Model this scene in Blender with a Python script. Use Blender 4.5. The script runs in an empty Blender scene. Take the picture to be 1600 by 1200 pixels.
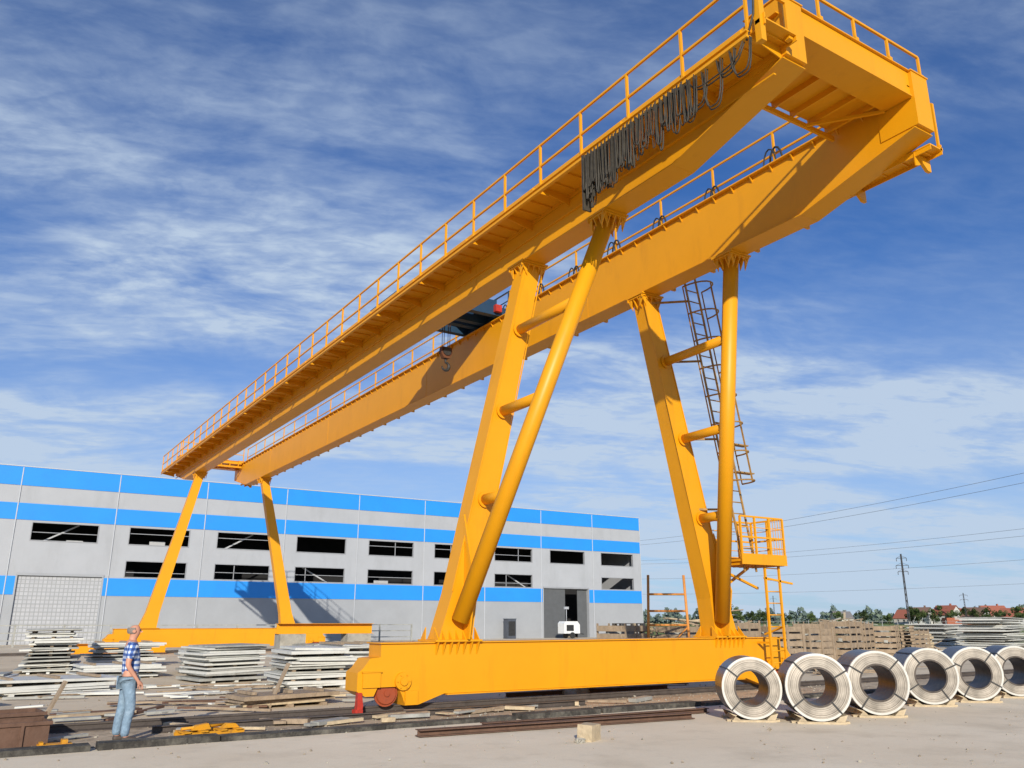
import bpy, bmesh, math, random
from mathutils import Vector, Matrix, Euler
random.seed(11)
COL = bpy.context.scene.collection
SC = bpy.context.scene

# ------------------------------------------------------------------ materials
def M(name, col, rough=.6, var=.15, scale=3.0, metal=0.0, bump=0.0, bscale=20.0,
      dirt=None, dscale=1.5, damt=.5, spec=.4, dlo=.5, dhi=.7, stretch=None):
    m = bpy.data.materials.new(name); m.use_nodes = True
    nt = m.node_tree; N = nt.nodes; L = nt.links
    b = N['Principled BSDF']
    b.inputs['Roughness'].default_value = rough
    b.inputs['Metallic'].default_value = metal
    b.inputs['Specular IOR Level'].default_value = spec
    tc = N.new('ShaderNodeTexCoord')
    src = tc.outputs['Object']
    if stretch:
        mp = N.new('ShaderNodeMapping'); mp.inputs['Scale'].default_value = stretch
        L.new(src, mp.inputs['Vector']); dsrc = mp.outputs['Vector']
    else:
        dsrc = src
    n = N.new('ShaderNodeTexNoise'); n.inputs['Scale'].default_value = scale
    n.inputs['Detail'].default_value = 6; n.inputs['Roughness'].default_value = .65
    L.new(src, n.inputs['Vector'])
    r = N.new('ShaderNodeValToRGB')
    r.color_ramp.elements[0].position = .3; r.color_ramp.elements[1].position = .7
    r.color_ramp.elements[0].color = tuple(c*(1-var) for c in col)+(1,)
    r.color_ramp.elements[1].color = tuple(min(1, c*(1+var)) for c in col)+(1,)
    L.new(n.outputs['Fac'], r.inputs['Fac'])
    out = r.outputs['Color']
    if dirt:
        n2 = N.new('ShaderNodeTexNoise'); n2.inputs['Scale'].default_value = dscale
        n2.inputs['Detail'].default_value = 8; n2.inputs['Roughness'].default_value = .7
        L.new(dsrc, n2.inputs['Vector'])
        mr = N.new('ShaderNodeMapRange'); mr.inputs['From Min'].default_value = dlo
        mr.inputs['From Max'].default_value = dhi; mr.inputs['To Max'].default_value = damt
        L.new(n2.outputs['Fac'], mr.inputs['Value'])
        mx = N.new('ShaderNodeMixRGB'); L.new(mr.outputs['Result'], mx.inputs['Fac'])
        L.new(out, mx.inputs['Color1']); mx.inputs['Color2'].default_value = tuple(dirt)+(1,)
        out = mx.outputs['Color']
    L.new(out, b.inputs['Base Color'])
    if bump:
        n3 = N.new('ShaderNodeTexNoise'); n3.inputs['Scale'].default_value = bscale
        n3.inputs['Detail'].default_value = 5; L.new(src, n3.inputs['Vector'])
        bp = N.new('ShaderNodeBump'); bp.inputs['Strength'].default_value = bump
        bp.inputs['Distance'].default_value = .05
        L.new(n3.outputs['Fac'], bp.inputs['Height']); L.new(bp.outputs['Normal'], b.inputs['Normal'])
    return m

YEL = M('crane_paint', (.735,.318,.004), .45, .04, .8, dirt=(.40,.15,.010), dscale=1.0, damt=.40, dlo=.54, dhi=.85, bump=.03, bscale=3, stretch=(2.5,1.4,.35))
YELD = M('worn_paint', (.66,.30,.01), .6, .2, 5, dirt=(.16,.07,.03), dscale=5, damt=.7)
LADM = M('ladder_paint', (.36,.20,.05), .6, .2, 5, dirt=(.12,.08,.05), dscale=4, damt=.8)
DARK = M('dark_steel', (.03,.03,.03), .5, .3, 6)
CABLE = M('cable_rubber', (.050,.042,.030), .6, .3, 10)
RED = M('red_paint', (.45,.035,.02), .5, .2, 6, dirt=(.1,.03,.02), dscale=8)
WHEELR = M('wheel_red', (.34,.07,.025), .5, .2, 6, dirt=(.06,.04,.03), dscale=6)
TBLUE = M('trolley_blue', (.016,.05,.10), .5, .15, 4, dirt=(.02,.025,.03), dscale=4)
GREY = M('wall_panel_grey', (.385,.40,.425), .55, .05, .4, dirt=(.27,.28,.29), dscale=.5, damt=.35, stretch=(1,1,.3))
GREYD = M('wall_low_grey', (.33,.345,.365), .6, .06, .5)
BLUE = M('wall_blue', (.022,.265,.76), .45, .05, .3, dirt=(.03,.20,.56), dscale=.4, damt=.3)
SEAM = M('seam_trim', (.47,.49,.52), .5, .05, 3)
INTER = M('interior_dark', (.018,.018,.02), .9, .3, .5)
FRAME = M('window_frame', (.30,.31,.33), .5, .1, 3)
BRACE = M('interior_brace', (.45,.46,.48), .5, .1, 3)
WOOD = M('old_wood', (.33,.25,.17), .8, .3, 8, dirt=(.13,.10,.08), dscale=4, bump=.3)
WOODL = M('pale_wood', (.50,.40,.26), .8, .2, 8, dirt=(.25,.19,.13), dscale=5)
SHEETW = M('white_sheet', (.60,.60,.56), .6, .15, 2, dirt=(.30,.29,.25), dscale=2, damt=.6)
SHEETG = M('grey_sheet', (.34,.34,.31), .6, .25, 2, dirt=(.17,.15,.12), dscale=3)
RUST = M('rusty_steel', (.14,.078,.052), .85, .3, 6, dirt=(.06,.045,.035), dscale=3, bump=.2)
RAILM = M('rail_steel', (.085,.068,.058), .7, .3, 6, dirt=(.04,.035,.03), dscale=3, bump=.2)
CONC = M('concrete', (.38,.35,.29), .9, .15, 4, dirt=(.17,.16,.13), dscale=2.5, damt=.7, bump=.4)
KERB = M('stained_concrete', (.13,.12,.10), .95, .3, 3, dirt=(.035,.032,.028), dscale=2.2, damt=.95, dlo=.38, dhi=.55, bump=.5)
SKIN = M('skin', (.55,.27,.18), .55, .08, 20)
HAIR = M('grey_hair', (.20,.17,.15), .8, .3, 60)
SHOE = M('shoe_leather', (.07,.055,.045), .6, .2, 20)
JEAN = M('denim', (.20,.29,.38), .85, .22, 12, dirt=(.33,.40,.46), dscale=6, damt=.5, bump=.3, bscale=25)
BRICK = M('brick_red', (.36,.11,.06), .85, .25, 6)

# ------------------------------------------------------------------ mesh builder
class MB:
    def __init__(s):
        s.v=[]; s.f=[]; s.m=[]; s.sm=[]; s.cur=0
    def add(s, vs, fs, smooth=False):
        o=len(s.v); s.v += [tuple(v) for v in vs]
        for f in fs:
            s.f.append([o+i for i in f]); s.m.append(s.cur); s.sm.append(smooth)
    def box(s,x0,x1,y0,y1,z0,z1):
        s.add([(x0,y0,z0),(x1,y0,z0),(x1,y1,z0),(x0,y1,z0),(x0,y0,z1),(x1,y0,z1),(x1,y1,z1),(x0,y1,z1)],
              [(0,3,2,1),(4,5,6,7),(0,1,5,4),(1,2,6,5),(2,3,7,6),(3,0,4,7)])
    def obox(s,c,size,eul):
        R=Euler(eul).to_matrix(); c=Vector(c); vs=[]
        for z in (-.5,.5):
            for x,y in ((-.5,-.5),(.5,-.5),(.5,.5),(-.5,.5)):
                vs.append(c+R@Vector((x*size[0],y*size[1],z*size[2])))
        s.add(vs,[(0,3,2,1),(4,5,6,7),(0,1,5,4),(1,2,6,5),(2,3,7,6),(3,0,4,7)])
    def beam(s,p,q,w,h,up=(0,0,1)):
        p=Vector(p);q=Vector(q);d=(q-p).normalized();up=Vector(up)
        a=d.cross(up)
        if a.length<1e-3: a=d.cross(Vector((1,0,0)))
        a.normalize(); b=a.cross(d).normalized()
        vs=[]
        for o in (p,q):
            for i,j in ((-1,-1),(1,-1),(1,1),(-1,1)):
                vs.append(o+a*(i*w/2)+b*(j*h/2))
        s.add(vs,[(0,3,2,1),(4,5,6,7),(0,1,5,4),(1,2,6,5),(2,3,7,6),(3,0,4,7)])
    def loft(s,p,a,q,b):
        vs=[]
        for o,w in ((p,a),(q,b)):
            for i,j in ((-1,-1),(1,-1),(1,1),(-1,1)):
                vs.append((o[0]+i*w[0]/2,o[1]+j*w[1]/2,o[2]))
        s.add(vs,[(0,3,2,1),(4,5,6,7),(0,1,5,4),(1,2,6,5),(2,3,7,6),(3,0,4,7)])
    def prism(s,poly,ax,a0,a1):
        def mk(p,a):
            if ax=='x': return (a,p[0],p[1])
            if ax=='y': return (p[0],a,p[1])
            return (p[0],p[1],a)
        n=len(poly)
        vs=[mk(p,a0) for p in poly]+[mk(p,a1) for p in poly]
        fs=[tuple(range(n)),tuple(range(2*n-1,n-1,-1))]
        for i in range(n):
            j=(i+1)%n; fs.append((i,j,n+j,n+i))
        s.add(vs,fs)
    def tube(s,pts,r,n=8,cap=True):
        pts=[Vector(p) for p in pts]; k=len(pts)
        rr=r if isinstance(r,(list,tuple)) else [r]*k
        d0=(pts[1]-pts[0]).normalized()
        a=d0.cross(Vector((0,0,1)))
        if a.length<.05: a=d0.cross(Vector((1,0,0)))
        a.normalize(); vs=[]
        for i,p in enumerate(pts):
            if i==0: d=d0
            elif i==k-1: d=(pts[-1]-pts[-2]).normalized()
            else: d=((pts[i+1]-p).normalized()+(p-pts[i-1]).normalized())
            if d.length<1e-6: d=d0
            d.normalize()
            a=(a-d*a.dot(d)); a.normalize(); b=d.cross(a)
            for j in range(n):
                t=2*math.pi*j/n; vs.append(p+(a*math.cos(t)+b*math.sin(t))*rr[i])
        o=len(s.v); fs=[]
        for i in range(k-1):
            for j in range(n):
                jj=(j+1)%n; fs.append((i*n+j,i*n+jj,(i+1)*n+jj,(i+1)*n+j))
        s.add(vs,fs,True)
        if cap:
            s.f.append([o+j for j in range(n)][::-1]); s.m.append(s.cur); s.sm.append(False)
            s.f.append([o+(k-1)*n+j for j in range(n)]); s.m.append(s.cur); s.sm.append(False)
    def revolve(s,prof,c,axis,n=32,smooth=False,closed=True):
        c=Vector(c); ax=Vector(axis).normalized()
        u=ax.cross(Vector((0,0,1)))
        if u.length<.05: u=ax.cross(Vector((1,0,0)))
        u.normalize(); w=ax.cross(u); vs=[]
        k=len(prof)
        for r,a in prof:
            for j in range(n):
                t=2*math.pi*j/n; vs.append(c+ax*a+(u*math.cos(t)+w*math.sin(t))*r)
        fs=[]
        for i in range(k if closed else k-1):
            ii=(i+1)%k
            for j in range(n):
                jj=(j+1)%n; fs.append((i*n+j,i*n+jj,ii*n+jj,ii*n+j))
        s.add(vs,fs,smooth)
    def obj(s,name,mats,parent=None,origin=(0,0,0),pw=None,loc=None):
        me=bpy.data.meshes.new(name)
        o=Vector(origin)
        me.from_pydata([tuple(Vector(v)-o) for v in s.v],[],s.f)
        for m in mats: me.materials.append(m)
        for p,mi,sm in zip(me.polygons,s.m,s.sm):
            p.material_index=min(mi,len(mats)-1); p.use_smooth=sm
        bm=bmesh.new(); bm.from_mesh(me); bmesh.ops.recalc_face_normals(bm,faces=bm.faces); bm.to_mesh(me); bm.free()
        ob=bpy.data.objects.new(name,me); COL.objects.link(ob)
        if parent is not None:
            ob.parent=parent
            pwv=Vector(pw) if pw is not None else Vector(origin)
            ob.location=o-pwv
        else:
            ob.location=o if loc is None else loc
        return ob

def meta(o,label=None,cat=None,group=None,kind=None):
    if label: o['label']=label
    if cat: o['category']=cat
    if group: o['group']=group
    if kind: o['kind']=kind
    return o
def thing(name,loc,label,cat,group=None,rz=0):
    e=bpy.data.objects.new(name,None); e.empty_display_size=.3
    e.location=loc; e.rotation_euler=(0,0,rz); COL.objects.link(e)
    return meta(e,label,cat,group)
def copy_thing(t,loc,rz=None,scale=None,label=None):
    n=t.copy(); COL.objects.link(n); n.location=loc
    if rz is not None: n.rotation_euler=(0,0,rz)
    if scale: n.scale=(scale,)*3 if not isinstance(scale,tuple) else scale
    if label: n['label']=label
    for c in list(t.children):
        cc=c.copy(); COL.objects.link(cc); cc.parent=n
        for g in list(c.children):
            gg=g.copy(); COL.objects.link(gg); gg.parent=cc
    return n
def pol(b,d):
    b=math.radians(b); return (d*math.sin(b), d*math.cos(b))

# ------------------------------------------------------------------ ground
def ground_mat(name, c1, c2, c3, sc, fine=(.86,1.10), patch=.75):
    m=bpy.data.materials.new(name); m.use_nodes=True
    nt=m.node_tree;N=nt.nodes;L=nt.links;b=N['Principled BSDF']
    b.inputs['Roughness'].default_value=.95; b.inputs['Specular IOR Level'].default_value=.15
    tc=N.new('ShaderNodeTexCoord')
    def noise(s,d=8,r=.65):
        n=N.new('ShaderNodeTexNoise'); n.inputs['Scale'].default_value=s; n.inputs['Detail'].default_value=d
        n.inputs['Roughness'].default_value=r; L.new(tc.outputs['Object'],n.inputs['Vector']); return n
    n1=noise(sc); n2=noise(sc*9,10,.7); n3=noise(60,4); n4=noise(sc*3.1,6,.6)
    r1=N.new('ShaderNodeValToRGB'); r1.color_ramp.elements[0].position=.35; r1.color_ramp.elements[1].position=.65
    r1.color_ramp.elements[0].color=c1+(1,); r1.color_ramp.elements[1].color=c2+(1,)
    L.new(n1.outputs['Fac'],r1.inputs['Fac'])
    mr=N.new('ShaderNodeMapRange'); mr.inputs['From Min'].default_value=.54; mr.inputs['From Max'].default_value=.74; mr.inputs['To Max'].default_value=patch
    L.new(n2.outputs['Fac'],mr.inputs['Value'])
    mx=N.new('ShaderNodeMixRGB'); L.new(mr.outputs['Result'],mx.inputs['Fac']); L.new(r1.outputs['Color'],mx.inputs['Color1']); mx.inputs['Color2'].default_value=c3+(1,)
    mr4=N.new('ShaderNodeMapRange'); mr4.inputs['From Min'].default_value=.52; mr4.inputs['From Max'].default_value=.68; mr4.inputs['To Max'].default_value=.55
    L.new(n4.outputs['Fac'],mr4.inputs['Value'])
    mx4=N.new('ShaderNodeMixRGB'); L.new(mr4.outputs['Result'],mx4.inputs['Fac']); L.new(mx.outputs['Color'],mx4.inputs['Color1']); mx4.inputs['Color2'].default_value=c3+(1,)
    mr2=N.new('ShaderNodeMapRange'); mr2.inputs['From Min'].default_value=.3; mr2.inputs['From Max'].default_value=.7; mr2.inputs['To Min'].default_value=fine[0]; mr2.inputs['To Max'].default_value=fine[1]
    L.new(n3.outputs['Fac'],mr2.inputs['Value'])
    mm=N.new('ShaderNodeMixRGB'); mm.blend_type='MULTIPLY'; mm.inputs['Fac'].default_value=1
    L.new(mx4.outputs['Color'],mm.inputs['Color1']); L.new(mr2.outputs['Result'],mm.inputs['Color2'])
    L.new(mm.outputs['Color'],b.inputs['Base Color'])
    bp=N.new('ShaderNodeBump'); bp.inputs['Strength'].default_value=.2; bp.inputs['Distance'].default_value=.035
    L.new(n2.outputs['Fac'],bp.inputs['Height']); L.new(bp.outputs['Normal'],b.inputs['Normal'])
    return m
FIELD=ground_mat('field_grass',(.15,.21,.05),(.25,.28,.09),(.11,.15,.04),.03)
YARD=ground_mat('yard_dirt',(.62,.51,.36),(.72,.61,.45),(.40,.32,.23),.12)
APRON=ground_mat('apron_concrete',(.74,.63,.47),(.82,.72,.56),(.58,.49,.36),.25,(.93,1.05),.45)
BED=ground_mat('railbed_gravel',(.40,.32,.23),(.56,.45,.32),(.13,.105,.08),.8,patch=.9)
def sheet(name,x0,x1,y0,y1,z,mat):
    b=MB(); b.add([(x0,y0,z),(x1,y0,z),(x1,y1,z),(x0,y1,z)],[(0,1,2,3)])
    o=b.obj(name,[mat]); meta(o,kind='structure'); return o
sheet('ground',-2500,2500,-2500,2500,0,FIELD)
sheet('yard_ground',-80,72,-40,120,.004,YARD)
sheet('concrete_pavement',-40,60,-30,13.8,.008,APRON)
def bed(name,y0,y1,z):
    b=MB(); n=220; lo=[];hi=[]
    for i in range(n+1):
        x=-30+90*i/n
        lo.append((x,y0+random.uniform(-.06,.10),z)); hi.append((x,y1+random.uniform(-.3,.3),z))
    for i in range(n): b.add([lo[i],lo[i+1],hi[i+1],hi[i]],[(0,1,2,3)])
    return meta(b.obj(name,[BED]),kind='structure')
bed('rail_bed_gravel',13.95,16.9,.012)
bed('rail_bed_gravel',51.0,52.9,.012)
b=MB()
x=-30
while x<60:
    l=random.uniform(1.2,3.0); dz=random.uniform(-.02,.02)
    b.box(x,x+l-random.choice([.01,.02,.10]),13.60+random.uniform(-.03,.03),13.92+random.uniform(-.03,.03),0,.085+dz); x+=l
meta(b.obj('concrete_kerb',[KERB]),'low broken stained concrete kerb along the crane rail','kerb')
def rail(name,y,lab,mat):
    b=MB(); prof=[(-.09,0),(.09,0),(.09,.015),(.02,.03),(.02,.09),(.045,.1),(.045,.13),(-.045,.13),(-.045,.1),(-.02,.09),(-.02,.03),(-.09,.015)]
    b.prism([(y+p[0],.01+p[1]) for p in prof],'x',-30,60)
    xx=-30
    while xx<60:
        b.box(xx,xx+.12,y-.16,y+.16,.005,.03); xx+=.7
    return meta(b.obj(name,[mat]),lab,'rail','crane rails')
rail('crane_rail',16.1,'dark steel crane rail under the near end truck',RAILM)
rail('crane_rail',51.9,'dark steel crane rail under the distant end truck',RAILM)

# ------------------------------------------------------------------ crane
CO=(12.75,33.9,0)
XN,XFG=10.75,14.62; HW_=.25
crane=thing('gantry_crane',CO,'large yellow double girder gantry crane standing on rails','gantry crane')
def cp(b,name,mats,parent=None,label=None):
    o=b.obj(name,mats,parent or crane,CO)
    if label: o['label']=label
    return o
YN,YF=7.7,58.3; ZB,ZT=10.45,12.0
def girder(xc,teeth):
    b=MB(); h=HW_
    poly=[(YN,11.12),(10.5,ZB),(55.3,ZB),(YF,11.12),(YF,ZT),(YN,ZT)]
    b.prism(poly,'x',xc-h,xc+h)
    b.box(xc-h-.11,xc+h+.11,YN,YF,ZT+.002,ZT+.032)
    for (p,q) in (((YN,11.12),(10.5,ZB)),((10.5,ZB),(55.3,ZB)),((55.3,ZB),(YF,11.12))):
        b.beam((xc,p[0],p[1]-.014),(xc,q[0],q[1]-.014),2*h+.10,.026)
    b.box(xc-.035,xc+.035,YN+.6,YF-.6,ZT+.032,ZT+.10)
    y=YN+.5
    while y<YF-.4:
        for sgn in (-1,1):
            b.prism([(xc+sgn*h,ZT-.16),(xc+sgn*h,ZT),(xc+sgn*(h+.10),ZT)],'y',y-.012,y+.012)
        y+=.6
    for yy in (18.3,29.0,40.2,50.1):
        b.box(xc-h-.006,xc-h,yy-.02,yy+.02,ZB+.02,ZT-.02)
    if not teeth:
        b.box(xc-h-.06,xc-h-.001,YN+.2,YF-.2,10.88,10.91)
    for y0,y1 in ((YN-.07,YN+.75),(YF-.75,YF+.07)):
        b.box(xc-h-.02,xc+h+.02,y0,y1,ZT-.85,ZT+.36)
        b.box(xc-h-.05,xc+h+.05,y0-.02,y1+.02,ZT+.36,ZT+.385)
    return cp(b,'main_girder',[YEL])
girder(XN,False); girder(XFG,True)

xa_,xb_=XN+HW_+.022,XFG-HW_-.022
for (y0,y1,s) in ((YN,YN+.55,1),(YF-.55,YF,-1)):
    b=MB()
    b.box(xa_,xb_,y0,y1,11.80,12.36)
    b.box(xa_+.04,xb_-.04,y0-.05,y1+.05,12.362,12.385)
    b.box(xa_+.02,xb_-.02,y0-.04,y1+.04,11.77,11.798)
    ya,yb=(y1+.06,y1+1.25) if s>0 else (y0-1.25,y0-.06)
    b.box(xa_+.06,xb_-.06,ya,yb,11.95,11.98)
    for i in range(6):
        x=11.25+i*.56; b.box(x,x+.05,ya,yb,11.82,11.949)
    b.box(xa_+.06,xb_-.06,yb-.06 if s>0 else ya,yb if s>0 else ya+.06,11.70,11.81)
    b.beam((11.05,y1 if s>0 else y0,11.75),(12.0,yb if s>0 else ya,11.75),.06,.06)
    b.beam((14.3,y1 if s>0 else y0,11.75),(13.3,yb if s>0 else ya,11.75),.06,.06)
    cp(b,'cross_beam',[YEL])

def walkway(x_in,x_out,z,y0,y1,step,drop=.38):
    b=MB(); s=1 if x_out>x_in else -1; a,c=min(x_in,x_out),max(x_in,x_out)
    b.box(a,c,y0,y1,z,z+.03)
    b.box(x_out-.012,x_out+.012,y0,y1,z-.09,z+.13)
    b.box(x_in+s*.02-.012,x_in+s*.02+.012,y0,y1,z-.10,z-.002)
    y=y0+.35
    while y<y1:
        b.prism([(x_in,z-.002),(x_in,z-drop),(x_in+s*.10,z-drop+.03),(x_out-s*.012,z-.11),(x_out-s*.012,z-.002)],'y',y-.01,y+.01)
        y+=step
    y=y0+.2
    while y<y1:
        b.box(a+.04,c-.04,y,y+.025,z-.035,z-.002); y+=.5
    return b
b=walkway(XN-HW_-.001,9.70,11.35,7.4,58.9,1.55,.26)
b.box(9.44,9.52,7.6,57.8,11.02,11.06); b.box(9.475,9.485,7.6,57.8,11.06,11.14); b.box(9.44,9.52,7.6,57.8,11.14,11.16)
y=7.75
while y<58:
    b.box(9.45,9.9,y-.02,y+.02,11.16,11.24); y+=3.1
cp(b,'walkway',[YEL])
wx=XFG+HW_
b=walkway(wx+.001,wx+.42,10.92,7.75,58.6,1.5,.3)
y=8.1
while y<58.5:
    b.prism([(wx+.05,10.88),(wx+.5,10.88),(wx+.5,10.60),(wx+.38,10.60)],'y',y-.035,y+.035); y+=1.5
cp(b,'walkway',[YEL])

def handrail(pts_line,z0,h,step,name='handrail',mid=True,toe=False):
    (xa,ya),(xb,yb)=pts_line; L=math.hypot(xb-xa,yb-ya); n=max(1,round(L/step)); b=MB()
    for i in range(n+1):
        t=i/n; x=xa+(xb-xa)*t; y=ya+(yb-ya)*t
        b.box(x-.028,x+.028,y-.022,y+.022,z0,z0+h)
        b.box(x-.05,x+.05,y-.05,y+.05,z0-.02,z0+.06)
    hs=[h]+([h*.5] if mid else [])
    for hh in hs:
        b.beam((xa,ya,z0+hh),(xb,yb,z0+hh),.045,.045)
    return b
b=handrail(((9.67,7.75),(9.67,58.7)),11.30,1.1,1.55); cp(b,'handrail',[YEL])
b=handrail(((XFG+.28,9.5),(XFG+.28,57.5)),12.05,1.2,2.0); cp(b,'handrail',[YEL])
b=handrail(((wx+.41,7.8),(wx+.41,58.4)),10.93,1.1,1.5); cp(b,'handrail',[YEL])
b=handrail(((10.6,7.72),(14.85,7.72)),12.42,.50,1.1,mid=False); cp(b,'handrail',[YEL])
b=handrail(((10.6,58.2),(14.8,58.2)),12.42,1.0,1.1); cp(b,'handrail',[YEL])
b=handrail(((9.67,7.5),(10.4,7.5)),11.3,1.5,.7); b.box(9.62,9.74,7.44,7.56,10.95,12.9); cp(b,'handrail',[YEL])

b=MB()
y=9.2
b.tube([(XFG+.12,8.6,12.06),(XFG+.12,57.3,12.06)],.02,6)
while y<27:
    pts=[]
    k_=1.0+random.uniform(-.15,.1)
    for i in range(9):
        a=math.pi*i/8
        pts.append((XFG+.2,y+.2+.19*math.cos(a)*k_,12.05+.66*k_*math.sin(a)**.8))
    b.tube(pts,.026,6)
    pts=[(XFG+.08,p[1]+.1,p[2]-.06) for p in pts]
    b.tube(pts,.02,6); y+=2.0
cp(b,'cable_loops',[DARK])

def tops(b,x,y,z,w=.78,d=.66):
    b.box(x-w/2,x+w/2,y-d/2,y+d/2,z-.045,z-.003)
    b.box(x-w/2+.03,x+w/2-.03,y-d/2+.03,y+d/2-.03,z-.09,z-.052)
    for i in range(5):
        xx=x-w/2+.06+i*(w-.12)/4
        for sy in (-1,1):
            b.prism([(y+sy*(d/2-.03),z-.09),(y+sy*.16,z-.09),(y+sy*.16,z-.36)],'x',xx-.012,xx+.012)
            b.box(xx-.05,xx-.02,y+sy*(d/2-.06)-.015,y+sy*(d/2-.06)+.015,z-.14,z-.0)
    for i in range(4):
        yy=y-d/2+.08+i*(d-.16)/3
        for sx in (-1,1):
            b.prism([(x+sx*(w/2-.03),z-.09),(x+sx*.2,z-.09),(x+sx*.2,z-.36)],'y',yy-.012,yy+.012)
def foot(b,x,y):
    b.box(x-.55,x+.55,y-.42,y+.42,1.335,1.375)
    for i in range(7):
        xx=x-.48+i*.16
        for sy in (-1,1):
            b.prism([(y+sy*.41,1.375),(y+sy*.2,1.375),(y+sy*.2,1.62)],'x',xx-.012,xx+.012)
            b.prism([(y+sy*.41,1.334),(y+sy*.305,1.334),(y+sy*.305,1.08)],'x',xx-.014,xx+.014)
def rigid_leg(xb,xt,pshift):
    b=MB(); yl=16.1
    b.loft((xb,yl,1.376),(.80,.50),(xb+(xt-xb)*.10,yl,2.3),(.62,.50))
    b.loft((xb+(xt-xb)*.10,yl,2.3),(.62,.50),(xt,yl,ZB-.12),(.48,.46))
    dx=(xt-xb)
    for sx in (-1,1):
        p=(xb+dx*.1+sx*.31,yl-.262,2.35); q=(xt+sx*.24,yl-.242,ZB-.3)
        b.beam(p,q,.03,.012,up=(0,1,0))
    tops(b,xt,yl,ZB-.03,.78,.70); foot(b,xb,yl)
    def colx(z): return xb+dx*(z-1.35)/(ZB-1.35)
    pb=Vector((colx(1.95)+pshift,yl-.40,1.75)); pt=Vector((xt,12.9,ZB-.10))
    b.tube([pb,pt],.188,28)
    b.prism([(yl-.2,1.38),(yl-.5,1.38),(yl-.7,2.5),(yl-.2,4.0)],'x',colx(2.2)-.02,colx(2.2)+.02)
    tops(b,xt,12.9,ZB-.03,.70,.66)
    for z in (4.35,6.45,8.55):
        t=(z-pb.z)/(pt.z-pb.z); pc=pb.lerp(pt,t)
        b.tube([(colx(z),yl-.2,z),(pc.x,pc.y,z)],.12,18)
        b.revolve([(.12,0),(.18,0),(.18,.03),(.12,.03)],(colx(z),yl-.27,z),(0,-1,0),18)
    return cp(b,'support_leg',[YEL])
rigid_leg(8.72,XN,-.12); rigid_leg(16.74,XFG+.05,-.16)
def hinged_leg(xb,xt):
    b=MB(); yl=52.0
    b.loft((xb,yl,1.376),(.95,.50),(xb+(xt-xb)*.1,yl,2.2),(.72,.46))
    b.loft((xb+(xt-xb)*.1,yl,2.2),(.72,.46),(xt,yl+.1,ZB-.12),(.46,.40))
    tops(b,xt,yl+.1,ZB-.03,.78,.66)
    b.box(xb-.6,xb+.6,yl-.42,yl+.42,1.335,1.375)
    return cp(b,'support_leg',[YEL])
hinged_leg(8.72,XN); hinged_leg(16.80,XFG+.05)

def truck(yc):
    b=MB(); y0,y1=yc-.30,yc+.30
    half=[(7.02,1.31),(7.02,1.06),(6.80,1.04),(6.66,.86),(6.55,.78),(6.55,.44),(6.72,.34),(6.90,.34),(6.98,.50),(7.42,.50),(7.52,.30),(7.58,.14),(7.85,.14),(8.45,.33)]
    right=[(25.72-x,z) for x,z in half][::-1]
    b.prism(half+right,'y',y0,y1)
    b.box(6.98,18.74,y0-.05,y1+.05,1.312,1.334)
    b.box(8.5,17.2,y0-.05,y1+.05,.302,.326)
    for x,s in ((7.2,1),(18.52,-1)):
        b.revolve([(0.001,0),(.17,0),(.17,.07),(.001,.07)],(x+.30*s,y0-.07,.60),(0,1,0),24)
        b.revolve([(0.001,0),(.08,0),(.08,.04),(.001,.04)],(x+.30*s,y0-.11,.60),(0,1,0),16)
        for k in range(6):
            a=k*math.pi/3; b.revolve([(.001,0),(.016,0),(.016,.02),(.001,.02)],(x+.30*s+.13*math.cos(a),y0-.091,.60+.13*math.sin(a)),(0,1,0),6)
        xa,xb=sorted((x+.36*s,x+.64*s))
        b.box(xa,xb,y0-.045,y0-.002,.15,.42)
        xa,xb=sorted((x-.55*s,x-.18*s))
        b.box(xa,xb,y0-.04,y0-.002,.50,.78); b.box(xa-.02,xb+.02,y0-.06,y0-.001,.781,.805)
    t=cp(b,'end_truck',[YEL])
    for x in (7.2,18.52):
        w=MB(); w.revolve([(.05,-.10),(.20,-.10),(.22,-.06),(.25,-.06),(.25,-.035),(.22,-.03),(.22,.05),(.05,.05)],(x,y0+.16,.38),(0,1,0),28)
        w.revolve([(.001,-.13),(.06,-.13),(.06,-.09),(.001,-.09)],(x,y0+.16,.38),(0,1,0),14)
        w.obj('wheel',[WHEELR],t,CO)
    for x,s in ((6.60,1),(19.12,-1)):
        w=MB(); w.prism([(x-.045*s,.42),(x+.035*s,.42),(x+.07*s,.18),(x+.05*s,.08),(x-.06*s,.08),(x-.05*s,.25)],'y',y0-.06,y0+.06)
        w.box(min(x-.09*s,x+.06*s),max(x-.09*s,x+.06*s),y0-.08,y0+.1,.05,.12)
        w.obj('rail_clamp',[RED],t,CO)
    return t
truck(16.1); truck(52.0)

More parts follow.
